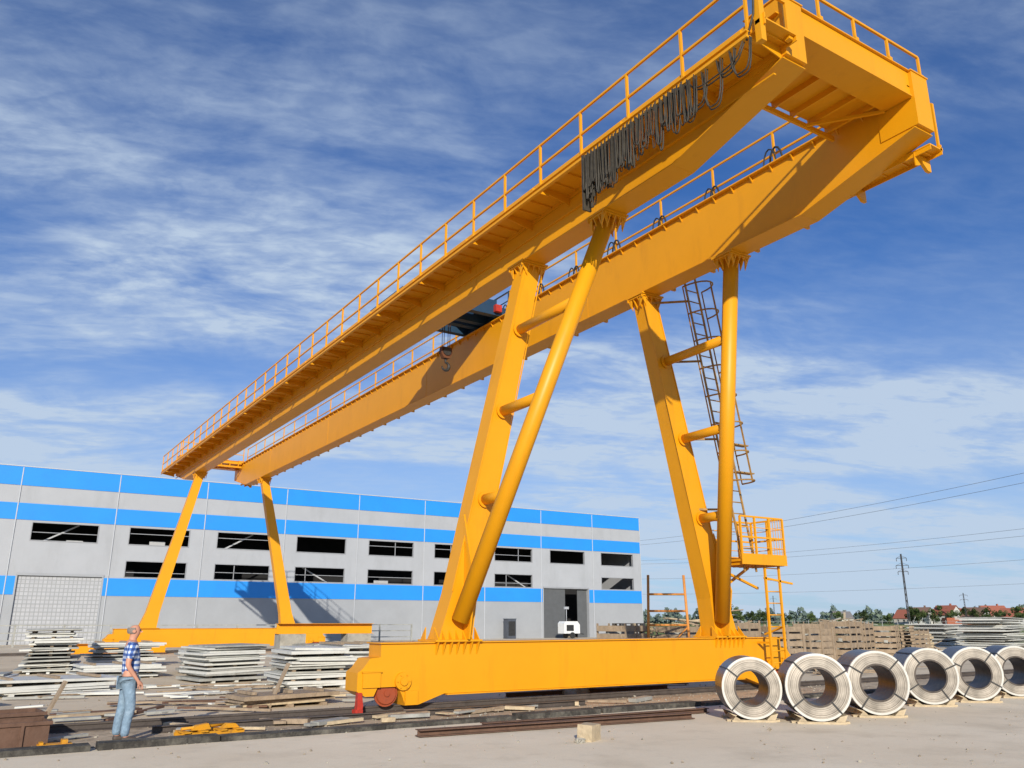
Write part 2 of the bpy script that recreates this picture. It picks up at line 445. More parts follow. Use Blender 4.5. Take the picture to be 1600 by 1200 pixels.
b=MB()
def lad(z): 
    t=(z-3.3)/(10.55-3.3); return (17.28+(15.60-17.28)*t, 15.42+(15.2-15.42)*t)
for s in (-.22,.22):
    a=lad(3.0); c=lad(10.9)
    b.beam((a[0]+s,a[1],3.0),(c[0]+s,c[1],10.9),.055,.03,up=(0,1,0))
z=3.3
while z<10.8:
    a=lad(z); b.tube([(a[0]-.22,a[1],z),(a[0]+.22,a[1],z)],.017,6); z+=.3
hz=[5.3+.75*i for i in range(8)]
for z in hz:
    a=lad(z); pts=[]
    for i in range(11):
        t=math.pi*i/10; pts.append((a[0]+.36*math.cos(t),a[1]-.02-.68*math.sin(t)**.9,z))
    b.tube(pts,.022,6)
for i in (0,2,5,8,10):
    t=math.pi*i/10; p0=lad(5.3); p1=lad(hz[-1])
    b.beam((p0[0]+.36*math.cos(t),p0[1]-.02-.68*math.sin(t)**.9,5.3),(p1[0]+.36*math.cos(t),p1[1]-.02-.68*math.sin(t)**.9,hz[-1]),.035,.014)
for z in (4.6,6.45,8.55,10.2):
    a=lad(z); lx=16.74+(14.67-16.74)*(z-1.35)/9.1
    b.beam((a[0]-.2,a[1]+.02,z),(lx,15.9,z),.05,.05)
for z in (5.6,6.35):
    a=lad(z); b.box(a[0]+.2,a[0]+.85,a[1]-.1,a[1]+.1,z,z+.03)
cp(b,'access_ladder',[LADM])
b=MB(); ox=-.28
def B(x0,x1,y0,y1,z0,z1): b.box(x0+ox,x1+ox,y0,y1,z0,z1)
B(17.1,18.75,15.2,16.3,3.25,3.31); B(17.06,18.79,15.17,15.199,3.17,3.45); B(17.06,18.79,16.301,16.33,3.17,3.45)
for i in range(7): B(17.15+i*.25,17.2+i*.25,15.2,16.3,3.16,3.249)
for x in (17.1,17.65,18.2,18.75):
    for y in (15.2,16.3): B(x-.025,x+.025,y-.025,y+.025,3.3,4.42)
B(18.73,18.77,15.72,15.77,3.3,4.42)
for z in (3.62,3.88,4.14,4.42):
    w_=.045 if z in (3.88,4.42) else .02
    for y in (15.2,16.3): b.beam((17.1+ox,y,z),(18.75+ox,y,z),w_,w_)
    b.beam((18.75+ox,15.2,z),(18.75+ox,16.3,z),w_,w_)
for i in range(5): B(18.24+i*.1,18.255+i*.1,15.185,15.195,3.31,4.4)
b.beam((16.6,15.9,3.1),(18.1,15.9,2.6),.06,.06); b.beam((16.6,16.1,2.4),(18.0,16.1,3.15),.06,.06)
cp(b,'service_platform',[YEL])
b=MB()
for x in (17.8,18.35): b.beam((x,15.35,.5),(x,15.35,3.2),.06,.05,up=(0,1,0))
z=.7
while z<3.2: b.tube([(17.8,15.35,z),(18.35,15.35,z)],.016,6); z+=.3
b.beam((17.75,15.35,2.85),(18.85,15.35,2.72),.05,.05); b.beam((18.35,15.35,1.6),(18.35,16.0,1.4),.05,.05)
b.beam((17.8,15.35,1.2),(17.8,15.8,1.2),.05,.05)
cp(b,'access_ladder',[YEL])

b=MB()
def U(y0,y1,depth,x,r,top=11.0,sway=0):
    pts=[]; n=10
    for i in range(n+1):
        t=i/n; yy=y0+(y1-y0)*t
        zz=top-depth*(1-(2*t-1)**4)**.75
        pts.append((x+sway*math.sin(math.pi*t),yy+random.uniform(-.010,.010),zz))
    b.tube(pts,r,5)
y=11.98
for i in range(26):
    d=1.20+.04*math.sin(i*1.7)+random.uniform(-.22,.04)-(.014*i)
    w=.095+.0022*i
    for k in range(3 if i>6 else 6):
        U(y,y-w*random.uniform(.7,1.3),d+random.uniform(-.28,.05),9.39+.035*k,random.choice([.009,.012,.016]),sway=random.uniform(-.04,.04))
    y-=w
for a,c,d in ((9.15,8.85,.75),(9.05,8.55,.6),(8.65,8.2,.8),(8.3,7.9,.35),(8.0,7.55,.55),(9.0,7.7,.28)):
    for k in range(2): U(a,c,d+.04*k,9.46+.04*k,.014)
b.box(9.38,9.58,11.98,12.02,9.8,11.05)
for i in range(26): b.box(9.43,9.53,12-.115*i-.015,12-.115*i+.015,10.98,11.08)
b.tube([(9.5,7.65,11.0),(9.6,7.55,11.5),(9.62,7.5,12.2),(9.7,7.6,12.9),(9.9,7.8,12.7),(10.2,7.9,12.3)],.022,6)
cp(b,'festoon_cable',[CABLE])

b=MB(); b.cur=0
Y0,Y1=23.4,26.1
b.box(10.62,10.88,Y0,Y1,12.18,12.45); b.box(14.5,14.75,Y0,Y1,12.18,12.45)
for y in (Y0,Y0+1.0,Y1-1.2,Y1-.3): b.box(10.88,14.5,y,y+.25,12.16,12.45)
b.box(11.1,12.2,Y0,Y1,12.452,12.49); b.box(13.9,14.8,Y0,Y1,12.452,12.49); b.box(12.2,13.9,Y0,Y0+.9,12.452,12.49)
b.box(13.9,14.6,Y0+.5,Y0+1.5,12.49,12.95)
b.revolve([(.001,0),(.24,0),(.24,1.9),(.001,1.9)],(12.2,Y0+2.2,12.75),(1,0,0),24)
b.revolve([(.001,0),(.16,0),(.16,.7),(.001,.7)],(14.3,Y0+1.7,12.7),(0,1,0),20)
for x in (14.82,):
    for i in range(4):
        y=Y0+.05+i*(Y1-Y0-.1)/3; b.box(x-.02,x+.02,y-.02,y+.02,12.45,13.2)
    for z in (12.85,13.2): b.beam((x,Y0,z),(x,Y1,z),.03,.03)
b.cur=1
for x in (10.75,14.62):
    for y in (Y0+.35,Y1-.35): b.revolve([(.001,-.07),(.17,-.07),(.17,.07),(.001,.07)],(x,y,12.27),(1,0,0),18)
b.cur=2; b.box(14.15,14.4,Y0-.18,Y0-.02,12.25,12.5)
trolley=cp(b,'hoist_trolley',[TBLUE,DARK,RED])
b=MB(); hx,hy=13.45,25.6
for dx in (-.16,-.08,.08,.16): b.tube([(hx+dx,hy,12.6),(hx+dx,hy,11.40)],.012,5)
b.prism([(hx-.2,11.42),(hx+.2,11.42),(hx+.23,11.2),(hx+.12,11.0),(hx-.12,11.0),(hx-.23,11.2)],'y',hy-.10,hy+.10)
b.cur=1
b.revolve([(.001,-.14),(.16,-.14),(.16,.14),(.001,.14)],(hx,hy,11.25),(0,1,0),20)
pts=[]
for i in range(12):
    a=math.radians(90-i*24); pts.append((hx+.15*math.cos(a),hy,10.70+.15*math.sin(a)))
b.tube([(hx,hy,11.0)]+pts,[.045]+[.045,.045,.05,.055,.06,.06,.06,.05,.045,.04,.03,.02],10)
o=b.obj('hook_block',[M('hook_block_paint',(.12,.045,.02),.6,.3,6),DARK],trolley,CO)

# ------------------------------------------------------------------ building
BY=75.0; S=7.06; XR=65.7
bo=(20,BY,0)
bld=thing('warehouse_building',bo,'long grey industrial hall with blue cladding bands and open windows','building')
def bp_(b,name,mats,parent=None): return b.obj(name,mats,parent or bld,bo)
seams=[XR-S*i for i in range(0,14)][::-1]; XL=seams[0]
gar=(2.9,8.8); dor=(51.9,57.9)
b=MB(); T=.3
zr=[(0,3.68),(3.68,5.12),(5.12,6.5),(6.5,7.75),(7.75,9.22),(9.22,13.42)]
wins=[]
for i in range(len(seams)-1):
    s0,s1=seams[i],seams[i+1]; a,c=s0+1.15,s1-1.1
    hasg = s0<gar[0]<s1; hasd = s0<dor[0]<s1
    for zi,(z0,z1) in enumerate(zr):
        b.cur=1 if zi==0 else 0
        if zi in (0,1) and (hasg or hasd):
            g=gar if hasg else dor
            b.box(s0,g[0],BY,BY+T,z0,z1); b.box(g[1],s1,BY,BY+T,z0,z1)
        elif zi==4 or (zi==2 and not(hasg or hasd)):
            b.box(s0,a,BY,BY+T,z0,z1); b.box(c,s1,BY,BY+T,z0,z1)
            wins.append((a,c,z0,z1))
        else: b.box(s0,s1,BY,BY+T,z0,z1)
b.cur=2
for s in seams[1:]: b.box(s-.035,s+.035,BY-.075,BY-.045,0,13.40) if not(dor[0]-.1<s<dor[1]+.1) else None
b.cur=0
b.box(XR-T,XR,BY+T,BY+40,0,13.4); b.box(XL,XL+T,BY+T,BY+40,0,13.4); b.box(XL,XR,BY+40,BY+40.3,0,13.4)
bp_(b,'wall',[GREY,GREYD,SEAM])
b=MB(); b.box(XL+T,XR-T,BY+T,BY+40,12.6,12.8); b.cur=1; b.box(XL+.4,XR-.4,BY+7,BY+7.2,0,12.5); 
bp_(b,'roof',[GREYD,INTER])
for (z0,z1) in ((12.0,13.46),(9.34,10.62)):
    b=MB()
    for i in range(len(seams)-1): b.box(seams[i]+(.004 if i else 0),seams[i+1]-.004,BY-.044,BY-.002,z0,z1)
    bp_(b,'cladding_band',[BLUE])
segs=[(XL,gar[0]-.1),(gar[1]+.1,dor[0]-.15),(dor[1]+.15,XR)]
for q in segs:
    b=MB(); b.box(q[0],q[1],BY-.044,BY-.002,3.68,5.06); bp_(b,'cladding_band',[BLUE])
b=MB(); b.box(XL,XR,BY-.08,BY+T,13.461,13.53); bp_(b,'roof_coping',[SEAM])
for (a,c,z0,z1) in wins:
    b=MB(); e=.07
    b.box(a,c,BY-.03,BY+.06,z0-.0,z0+e); b.box(a,c,BY-.03,BY+.06,z1-e,z1)
    b.box(a,a+e,BY-.03,BY+.06,z0+e,z1-e); b.box(c-e,c,BY-.03,BY+.06,z0+e,z1-e)
    r=random.random()
    if r<.6:
        zz=z0+(z1-z0)*random.choice([.45,.62,.3]); b.box(a+e,c-e,BY+.1,BY+.16,zz,zz+.05)
    if r<.35: 
        xm=random.uniform(a+1,c-1); b.box(xm,xm+.06,BY+.1,BY+.15,z0+e,z1-e)
    b.cur=1
    if random.random()<.45:
        xa=random.uniform(a,c-2); s=random.choice([-1,1])
        b.beam((xa,BY+1.2,z0+(0 if s>0 else z1-z0)),(xa+2.6,BY+1.2,z0+(z1-z0 if s>0 else 0)),.1,.12)
    if random.random()<.3:
        xa=random.uniform(a,c-1.4); b.box(xa,xa+random.uniform(.6,1.6),BY+2,BY+2.05,z0-.3,z0+random.uniform(.2,.6))
    bp_(b,'window',[FRAME,BRACE])
gm=bpy.data.materials.new('roller_door_panel'); gm.use_nodes=True
nt=gm.node_tree; br=nt.nodes.new('ShaderNodeTexBrick'); tc=nt.nodes.new('ShaderNodeTexCoord'); mp=nt.nodes.new('ShaderNodeMapping')
mp.inputs['Rotation'].default_value=(math.radians(90),0,0)
nt.links.new(tc.outputs['Object'],mp.inputs['Vector']); nt.links.new(mp.outputs['Vector'],br.inputs['Vector'])
br.offset=0; br.inputs['Scale'].default_value=1; br.inputs['Brick Width'].default_value=.3; br.inputs['Row Height'].default_value=.3
br.inputs['Mortar Size'].default_value=.035; br.inputs['Color1'].default_value=(.40,.41,.43,1); br.inputs['Color2'].default_value=(.44,.45,.47,1); br.inputs['Mortar'].default_value=(.30,.31,.32,1)
nt.links.new(br.outputs['Color'],nt.nodes['Principled BSDF'].inputs['Base Color'])
b=MB(); b.box(gar[0],gar[1],BY+.12,BY+.16,0,5.12)
for i in range(9): b.box(gar[0],gar[1],BY+.105,BY+.119,.1+i*.57,.14+i*.57)
b.cur=1; b.box(gar[0]-.12,gar[0],BY-.06,BY-.002,0,5.2); b.box(gar[1],gar[1]+.12,BY-.06,BY-.002,0,5.2); b.box(gar[0]-.12,gar[1]+.12,BY-.075,BY-.061,5.12,5.3)
bp_(b,'door',[gm,GREYD])
b=MB(); b.box(dor[0],dor[0]+2.9,BY+.12,BY+.18,0,5.12); b.cur=1; b.box(dor[0]-.1,dor[1]+.1,BY-.06,BY-.002,5.12,5.28); b.box(dor[1],dor[1]+.1,BY-.06,BY-.002,0,5.12)
b.cur=0; b.box(dor[0]+4.7,dor[1],BY+.3,BY+.36,0,5.1)
bp_(b,'door',[M('door_dark_grey',(.10,.105,.11),.6,.1,2),FRAME])
b=MB(); b.box(-.5,.5,-.4,.4,0,1.9); b.box(-.54,.54,-.44,.44,1.9,1.97); b.cur=1; b.box(-.4,.4,-.43,-.402,.3,1.7); b.box(-.02,.02,-.45,-.431,.3,1.7)
o=b.obj('electrical_cabinet',[M('cabinet_grey',(.07,.08,.10),.5),DARK]); o.location=(46.9,73.9,.004)
meta(o,'dark grey electrical cabinet beside the hall wall','cabinet')
lt=thing('mobile_generator',(52.6,71.5,.004),'white wheeled generator standing before the dark doorway','generator')
WH=M('white_enamel',(.72,.73,.72),.4,.05,3,dirt=(.4,.39,.36),dscale=3)
b=MB(); b.prism([(-1.0,.5),(1.0,.5),(1.0,1.35),(.7,1.7),(-.8,1.7),(-1.0,1.5)],'y',-.55,.55); b.obj('body',[WH],lt)
b=MB(); b.box(-.7,.2,-.57,-.551,.75,1.35)
for i in range(5): b.box(-.7,.2,-.585,-.571,.8+i*.11,.83+i*.11)
b.obj('vent',[DARK],lt)
for sy in (-.6,.6):
    b=MB(); b.revolve([(.05,-.08),(.30,-.08),(.32,0),(.30,.08),(.05,.08)],(0,sy,.32),(0,1,0),20); b.obj('wheel',[DARK],lt)
b=MB(); b.tube([(-.3,0,1.7),(-.3,0,3.0)],.04,8); b.box(-.55,-.05,-.1,.1,2.9,3.15); b.obj('mast',[GREY],lt)
b=MB(); b.beam((1.0,0,.55),(1.9,0,.4),.08,.08); b.obj('tow_bar',[DARK],lt)

# ------------------------------------------------------------------ coils
coilface=bpy.data.materials.new('coil_edge'); coilface.use_nodes=True
nt=coilface.node_tree;N=nt.nodes;L=nt.links; pb=N['Principled BSDF']; pb.inputs['Roughness'].default_value=.38; pb.inputs['Metallic'].default_value=.35
tc=N.new('ShaderNodeTexCoord'); sx=N.new('ShaderNodeSeparateXYZ'); L.new(tc.outputs['Object'],sx.inputs[0])
cx=N.new('ShaderNodeCombineXYZ'); L.new(sx.outputs['X'],cx.inputs['X']); L.new(sx.outputs['Z'],cx.inputs['Y'])
ln=N.new('ShaderNodeVectorMath'); ln.operation='LENGTH'; L.new(cx.outputs[0],ln.inputs[0])
wn=N.new('ShaderNodeTexNoise'); wn.noise_dimensions='1D'; wn.inputs['Scale'].default_value=70; wn.inputs['Detail'].default_value=4; L.new(ln.outputs['Value'],wn.inputs['W'])
rp=N.new('ShaderNodeValToRGB'); rp.color_ramp.elements[0].position=.32; rp.color_ramp.elements[0].color=(.20,.17,.14,1); rp.color_ramp.elements[1].position=.60; rp.color_ramp.elements[1].color=(.54,.48,.40,1)
L.new(wn.outputs['Fac'],rp.inputs['Fac'])
pn=N.new('ShaderNodeTexNoise'); pn.inputs['Scale'].default_value=2.5; pn.inputs['Detail'].default_value=5; L.new(tc.outputs['Object'],pn.inputs['Vector'])
pr=N.new('ShaderNodeMapRange'); pr.inputs['From Min'].default_value=.35; pr.inputs['From Max'].default_value=.65; pr.inputs['To Min'].default_value=1.12; pr.inputs['To Max'].default_value=.55; L.new(pn.outputs['Fac'],pr.inputs['Value'])
mm=N.new('ShaderNodeMixRGB'); mm.blend_type='MULTIPLY'; mm.inputs['Fac'].default_value=1; L.new(rp.outputs['Color'],mm.inputs['Color1']); L.new(pr.outputs['Result'],mm.inputs['Color2'])
L.new(mm.outputs['Color'],pb.inputs['Base Color'])
WRAP=M('coil_wrap',(.14,.14,.145),.35,.25,3,metal=.5,bump=.2,bscale=6)
RIM=M('coil_rim',(.60,.58,.53),.35,.1,6,metal=.35)
COREM=M('coil_core',(.08,.065,.055),.45,.4,8,metal=.3)
def build_coil():
    r=.57; ri=.325; L_=.95
    t=thing('steel_coil',(0,0,0),'grey wrapped steel coil with pale edge on a wooden pallet','steel coil','steel coils in a row')
    c=(0,0,0)
    b=MB(); b.revolve([(ri,.0),(r-.03,.0),(r-.03,.004),(ri,.004)],c,(0,1,0),56)
    b.obj('coil_end',[coilface],t)
    b=MB()
    b.revolve([(ri+.003,.006),(r-.012,.006),(r,.03),(r,L_),(ri,L_),(ri,.04)],c,(0,1,0),56)
    b.obj('coil_body',[WRAP],t)
    b=MB(); b.revolve([(r-.035,-.006),(r+.004,-.006),(r+.006,.045),(r+.002,.045)],c,(0,1,0),56)
    b.obj('edge_ring',[RIM],t)
    b=MB(); b.revolve([(ri-.012,-.008),(ri+.022,-.008),(ri+.022,-.001),(ri-.006,.06),(ri-.006,L_-.02),(ri-.014,L_-.02)],c,(0,1,0),56)
    b.obj('core_ring',[COREM],t)
    for ang in (38,142,225,318):
        a=math.radians(ang); u=Vector((math.cos(a),0,math.sin(a)))
        s=MB(); n=Vector((-math.sin(a),0,math.cos(a)))
        p0=u*(ri-.01);p1=u*(r+.008)
        s.beam(tuple(p0+Vector((0,-.012,0))),tuple(p1+Vector((0,-.012,0))),.028,.004,up=(0,1,0))
        s.beam(tuple(p1+Vector((0,-.01,0))),tuple(p1+Vector((0,L_,0))),.004,.028,up=tuple(n))
        s.obj('strap',[DARK],t)
    b=MB()
    for x in (-.32,.32):
        b.prism([(x-.08,-r-.01),(x+.08,-r-.01),(x+(.14 if x>0 else -.14)+.0,-r+.11),(x-(.0),-r+.07)],'y',.0,.9)
    b.box(-.5,.5,.08,.2,-r-.055,-r-.011); b.box(-.5,.5,.7,.82,-r-.055,-r-.011); b.box(-.42,.42,-.03,.05,-r-.055,-r-.011)
    b.obj('pallet',[WOODL],t)
    return t
def RF(R,F): return (R*.843+F*.538, -R*.538+F*.843)
base=build_coil()
cl=[((4.34,15.85),.93,.03,0),((5.44,15.55),.99,-.02,.15),((6.93,16.55),1.0,.04,-.12),((8.93,18.6),.99,.02,.25),((10.38,19.5),.99,-.03,-.2),((11.95,20.6),.98,.0,.1),((13.6,21.4),.99,.0,0)]
for i,((R,F),s,dr,ry) in enumerate(cl):
    x,y=RF(R,F); z=(.57+.055)*s; rz=-math.radians(39.5)+dr
    if i==0:
        base.location=(x,y,z); base.scale=(s,)*3; base.rotation_euler=(0,0,rz)
    else:
        n=copy_thing(base,(x,y,z),rz,s)
        for c in n.children:
            if not c.name.startswith('pallet'): c.rotation_euler=(0,ry,0)

# ------------------------------------------------------------------ person
def skin_mesh(name,verts,edges,rad,mat,parent,lvl=2,root=0):
    me=bpy.data.meshes.new(name); me.from_pydata(verts,edges,[]); me.materials.append(mat)
    ob=bpy.data.objects.new(name,me); COL.objects.link(ob); ob.parent=parent
    md=ob.modifiers.new('Skin','SKIN'); md.use_smooth_shade=True
    sv=me.skin_vertices[0].data
    for i,r in enumerate(rad):
        sv[i].radius=r if isinstance(r,tuple) else (r,r); sv[i].use_root=(i==root)
    sd=ob.modifiers.new('Sub','SUBSURF'); sd.levels=lvl; sd.render_levels=lvl
    return ob
class Sk:
    def __init__(s): s.v=[];s.e=[];s.r=[]
    def a(s,p,r,par=None):
        s.v.append(p);s.r.append(r); i=len(s.v)-1
        if par is not None: s.e.append((par,i))
        return i
def person(loc,bearing):
    t=thing('person',loc,'man in blue checked shirt and jeans standing looking up','person',rz=-math.radians(bearing))
    k=Sk()
    pel=k.a((0,0,.93),(.145,.11)); sp=k.a((0,.015,1.08),(.14,.115),pel); ch=k.a((0,0,1.27),(.165,.115),sp)
    ub=k.a((0,-.02,1.38),(.12,.085),ch); nk=k.a((0,-.01,1.455),(.055,.055),ub); n2=k.a((0,.0,1.50),(.055,.06),nk)
    h1=k.a((0,.018,1.555),(.068,.082),n2); h2=k.a((0,.0,1.62),(.077,.095),h1); h3=k.a((0,-.02,1.675),(.05,.06),h2)
    for s in (-1,1):
        st=.05*s
        hp=k.a((.095*s,0,.87),(.09,.095),pel); kn=k.a((.115*s,.02+st,.49),(.06,.065),hp); cf=k.a((.12*s,-.015+st,.34),(.058,.06),kn)
        an=k.a((.13*s,-.03+st,.09),(.036,.042),cf); tt=k.a((.15*s,.10+st,.045),(.038,.028),an)
        sh=k.a((.185*s,-.01,1.365),(.062,.062),ub); el=k.a((.235*s,-.05,1.10),(.042,.045),sh)
        wr=k.a((.215*s,.10,.90),(.027,.024),el); pm=k.a((.205*s,.145,.845),(.018,.036),wr)
        for j,(dy,ln) in enumerate(((-.028,.06),(-.010,.075),(.010,.08),(.027,.072))):
            f1=k.a((.20*s,.16+dy*1.2,.80+dy*.3),(.0085,.0085),pm); k.a((.192*s,.168+dy*1.2,.80-ln*.7),(.007,.007),f1)
        th=k.a((.19*s,.175,.845),(.010,.010),pm); k.a((.18*s,.195,.81),(.008,.008),th)
    skin_mesh('body',k.v,k.e,k.r,SKIN,t)
    pm_=bpy.data.materials.new('plaid_shirt'); pm_.use_nodes=True
    nt=pm_.node_tree;N=nt.nodes;L=nt.links;tc=N.new('ShaderNodeTexCoord')
    sx=N.new('ShaderNodeSeparateXYZ'); L.new(tc.outputs['Object'],sx.inputs[0])
    def stripe(src,f,th):
        m=N.new('ShaderNodeMath');m.operation='MULTIPLY';L.new(src,m.inputs[0]);m.inputs[1].default_value=f
        q=N.new('ShaderNodeMath');q.operation='FRACT';L.new(m.outputs[0],q.inputs[0])
        g=N.new('ShaderNodeMath');g.operation='GREATER_THAN';L.new(q.outputs[0],g.inputs[0]);g.inputs[1].default_value=th
        return g.outputs[0]
    ad=N.new('ShaderNodeMath');ad.operation='ADD';L.new(sx.outputs['X'],ad.inputs[0]);L.new(sx.outputs['Y'],ad.inputs[1])
    s1=stripe(sx.outputs['Z'],13,.5); s2=stripe(ad.outputs[0],13,.5)
    sm=N.new('ShaderNodeMath');sm.operation='ADD';L.new(s1,sm.inputs[0]);L.new(s2,sm.inputs[1])
    hv=N.new('ShaderNodeMath');hv.operation='MULTIPLY';L.new(sm.outputs[0],hv.inputs[0]);hv.inputs[1].default_value=.5
    rp=N.new('ShaderNodeValToRGB'); rp.color_ramp.elements[0].color=(.02,.05,.20,1); rp.color_ramp.elements[1].color=(.62,.68,.75,1)
    e=rp.color_ramp.elements.new(.5); e.color=(.09,.17,.42,1)
    L.new(hv.outputs[0],rp.inputs['Fac']); L.new(rp.outputs['Color'],N['Principled BSDF'].inputs['Base Color']); N['Principled BSDF'].inputs['Roughness'].default_value=.85
    k=Sk()
    pel=k.a((0,0,.90),(.17,.13)); sp=k.a((0,.02,1.06),(.165,.14),pel); ch=k.a((0,0,1.26),(.185,.135),sp); ub=k.a((0,-.02,1.385),(.135,.10),ch); k.a((0,-.01,1.44),(.07,.07),ub)
    for s in (-1,1):
        sh=k.a((.19*s,-.01,1.365),(.078,.078),ub); k.a((.225*s,-.04,1.17),(.068,.07),sh)
    skin_mesh('shirt',k.v,k.e,k.r,pm_,t)
    k=Sk(); pel=k.a((0,0,.94),(.155,.122))
    for s in (-1,1):
        st=.05*s
        hp=k.a((.095*s,0,.85),(.105,.108),pel); kn=k.a((.115*s,.02+st,.49),(.078,.082),hp); cf=k.a((.12*s,-.015+st,.30),(.07,.075),kn); k.a((.13*s,-.025+st,.08),(.066,.07),cf)
    skin_mesh('jeans',k.v,k.e,k.r,JEAN,t)
    for s in (-1,1):
        st=.05*s; k=Sk()
        a=k.a((.13*s,-.07+st,.052),(.058,.05)); c=k.a((.14*s,.04+st,.056),(.060,.052),a); k.a((.155*s,.16+st,.042),(.058,.040),c)
        skin_mesh('shoe',k.v,k.e,k.r,SHOE,t)
    b=MB(); pts=[(.162*math.cos(a),.128*math.sin(a),.925) for a in [2*math.pi*i/20 for i in range(21)]]
    b.tube(pts,.014,6); b.obj('belt',[DARK],t)
    b=MB(); n=14; rows=6; vs=[];fs=[]
    for i in range(rows):
        ph=math.radians(-35+i*12)
        for j in range(n):
            a=math.radians(175+ (j/(n-1))*190)
            vs.append((.0835*math.cos(a)*math.cos(ph)*1.02,-.002+.103*math.sin(a)*math.cos(ph),1.60+.09*math.sin(ph)))
    for i in range(rows-1):
        for j in range(n-1): fs.append((i*n+j,i*n+j+1,(i+1)*n+j+1,(i+1)*n+j))
    b.add(vs,fs,True); b.obj('hair',[HAIR],t)
    for s in (-1,1):
        b=MB(); b.revolve([(.001,-.006),(.022,-.008),(.027,.0),(.02,.006),(.001,.004)],(.082*s,-.005,1.585),(1,0,0),12); b.obj('ear',[SKIN],t)
        b=MB(); b.revolve([(.001,-.009),(.008,-.006),(.010,0),(.008,.006),(.001,.009)],(.03*s,.088,1.60),(0,1,0),10); b.obj('eye',[DARK],t)
    b=MB(); b.prism([(.085,1.60),(.123,1.585),(.112,1.568),(.085,1.565)],'x',-.013,.013); b.obj('nose',[SKIN],t)
    b=MB(); b.box(-.024,.024,.088,.0975,1.541,1.549); b.obj('mouth',[RED],t)
    return t
person((2.22,14.25,.012),95)

# ------------------------------------------------------------------ stacks, debris
def stack(name,x,y,w,d,h,rz,mats,label,cat,grp=None,tmin=.03,tmax=.08,jit=.14):
    b=MB(); z=.02
    for q in (-.35,0,.35): b.box(q*w-.05,q*w+.05,-d/2,d/2,0.0,.06)
    z=.06; i=0; lean=random.uniform(-.015,.015)
    while z<h:
        t=random.uniform(tmin,tmax); b.cur=random.choice([0,0,0,1]) 
        ww=w*random.uniform(.78,1.06); dd=d*random.uniform(.8,1.05)
        b.obox((random.uniform(-jit,jit),random.uniform(-jit,jit),z+t/2),(ww,dd,t),(random.uniform(-.01,.01),lean+random.uniform(-.018,.018),random.uniform(-.06,.06)))
        z+=t+.006; i+=1
        if random.random()<.25:
            b.cur=2
            for q in (-.36,0,.33): b.box(q*w-.05,q*w+.05,-d*.4,d*.4,z,z+.06)
            z+=.062
    o=b.obj(name,mats); o.location=(x,y,.006); o.rotation_euler=(0,0,rz)
    return meta(o,label,cat,grp)
SM=[SHEETW,SHEETG,WOOD]
G='stacks of white panels'
lab='irregular stack of pale wall panels on timber spacers'
low='low stack of pale panels lying on the ground'
stack('panel_stack',2.8,35,1.7,3.0,1.45,-.1,SM,lab,'panel stack',G)
stack('panel_stack',2.0,25.0,2.9,2.0,.36,.2,SM,low,'panel stack',G)
stack('panel_stack',0.0,27.0,2.6,1.6,.4,-.15,SM,low,'panel stack',G)
stack('panel_stack',4.4,30.5,2.4,1.6,.35,.1,SM,low,'panel stack',G)
stack('panel_stack',6.9,27.3,2.0,2.2,1.0,.15,SM,lab,'panel stack',G)
stack('panel_stack',7.6,31.5,2.3,1.6,.75,-.1,SM,lab,'panel stack',G)
stack('panel_stack',8.3,23.4,1.9,2.0,1.0,-.05,SM,lab,'panel stack',G)
stack('panel_stack',9.9,24.6,1.7,1.8,1.1,.1,SM,lab,'panel stack',G)
stack('panel_stack',11.2,29.0,2.4,1.8,.95,.0,SM,lab,'panel stack',G)
stack('panel_stack',5.6,38.0,2.6,1.6,.9,.1,SM,lab,'panel stack',G)
stack('panel_stack',-.6,21.4,2.6,1.2,.26,.3,[SHEETG,SHEETW,WOOD],'low stack of grey panels lying on the ground','panel stack',G)
stack('panel_stack',58.5,31.5,5.0,3.0,1.9,.2,SM,lab,'panel stack',G)
stack('panel_stack',63,38,5.0,3.0,1.5,.2,SM,lab,'panel stack',G)
stack('timber_stack',6.0,18.6,2.2,1.0,.24,.12,[WOOD,WOODL,WOOD],'low stack of weathered timber planks beside the rail','timber stack')
def build_crate():
    t=thing('wooden_crate',(0,0,0),'weathered open slatted wooden crate standing in the yard','crate','wooden crates in the yard')
    b=MB(); w,d,h=1.6,1.1,1.0
    n=5
    for i in range(n):
        z0=.14+i*(h-.14)/n; z1=z0+(h-.14)/n-.05
        for y in (-d/2,d/2-.02): b.box(-w/2+.02,w/2-.02,y,y+.02,z0,z1)
        for x in (-w/2,w/2-.02): b.box(x,x+.02,-d/2+.02,d/2-.02,z0,z1)
    for x in (-w/2+.05,-.05,w/2-.15):
        for y in (-d/2-.025,d/2+.002): b.box(x,x+.1,y,y+.022,.1,h)
    b.obj('side',[WOOD],t)
    b=MB()
    for x in (-w/2+.08,0,w/2-.08): b.box(x-.06,x+.06,-d/2,d/2,0,.1)
    b.box(-w/2,w/2,-d/2,d/2,.1,.12); b.obj('skid',[WOOD],t)
    b=MB()
    for i in range(6): b.obox((random.uniform(-.3,.3),random.uniform(-.2,.2),.2+i*.12),(1.1,.14,.08),(random.uniform(-.1,.1),random.uniform(-.15,.15),random.uniform(-.4,.4)))
    b.obj('contents',[SHEETG],t)
    return t
cr=build_crate(); first=True
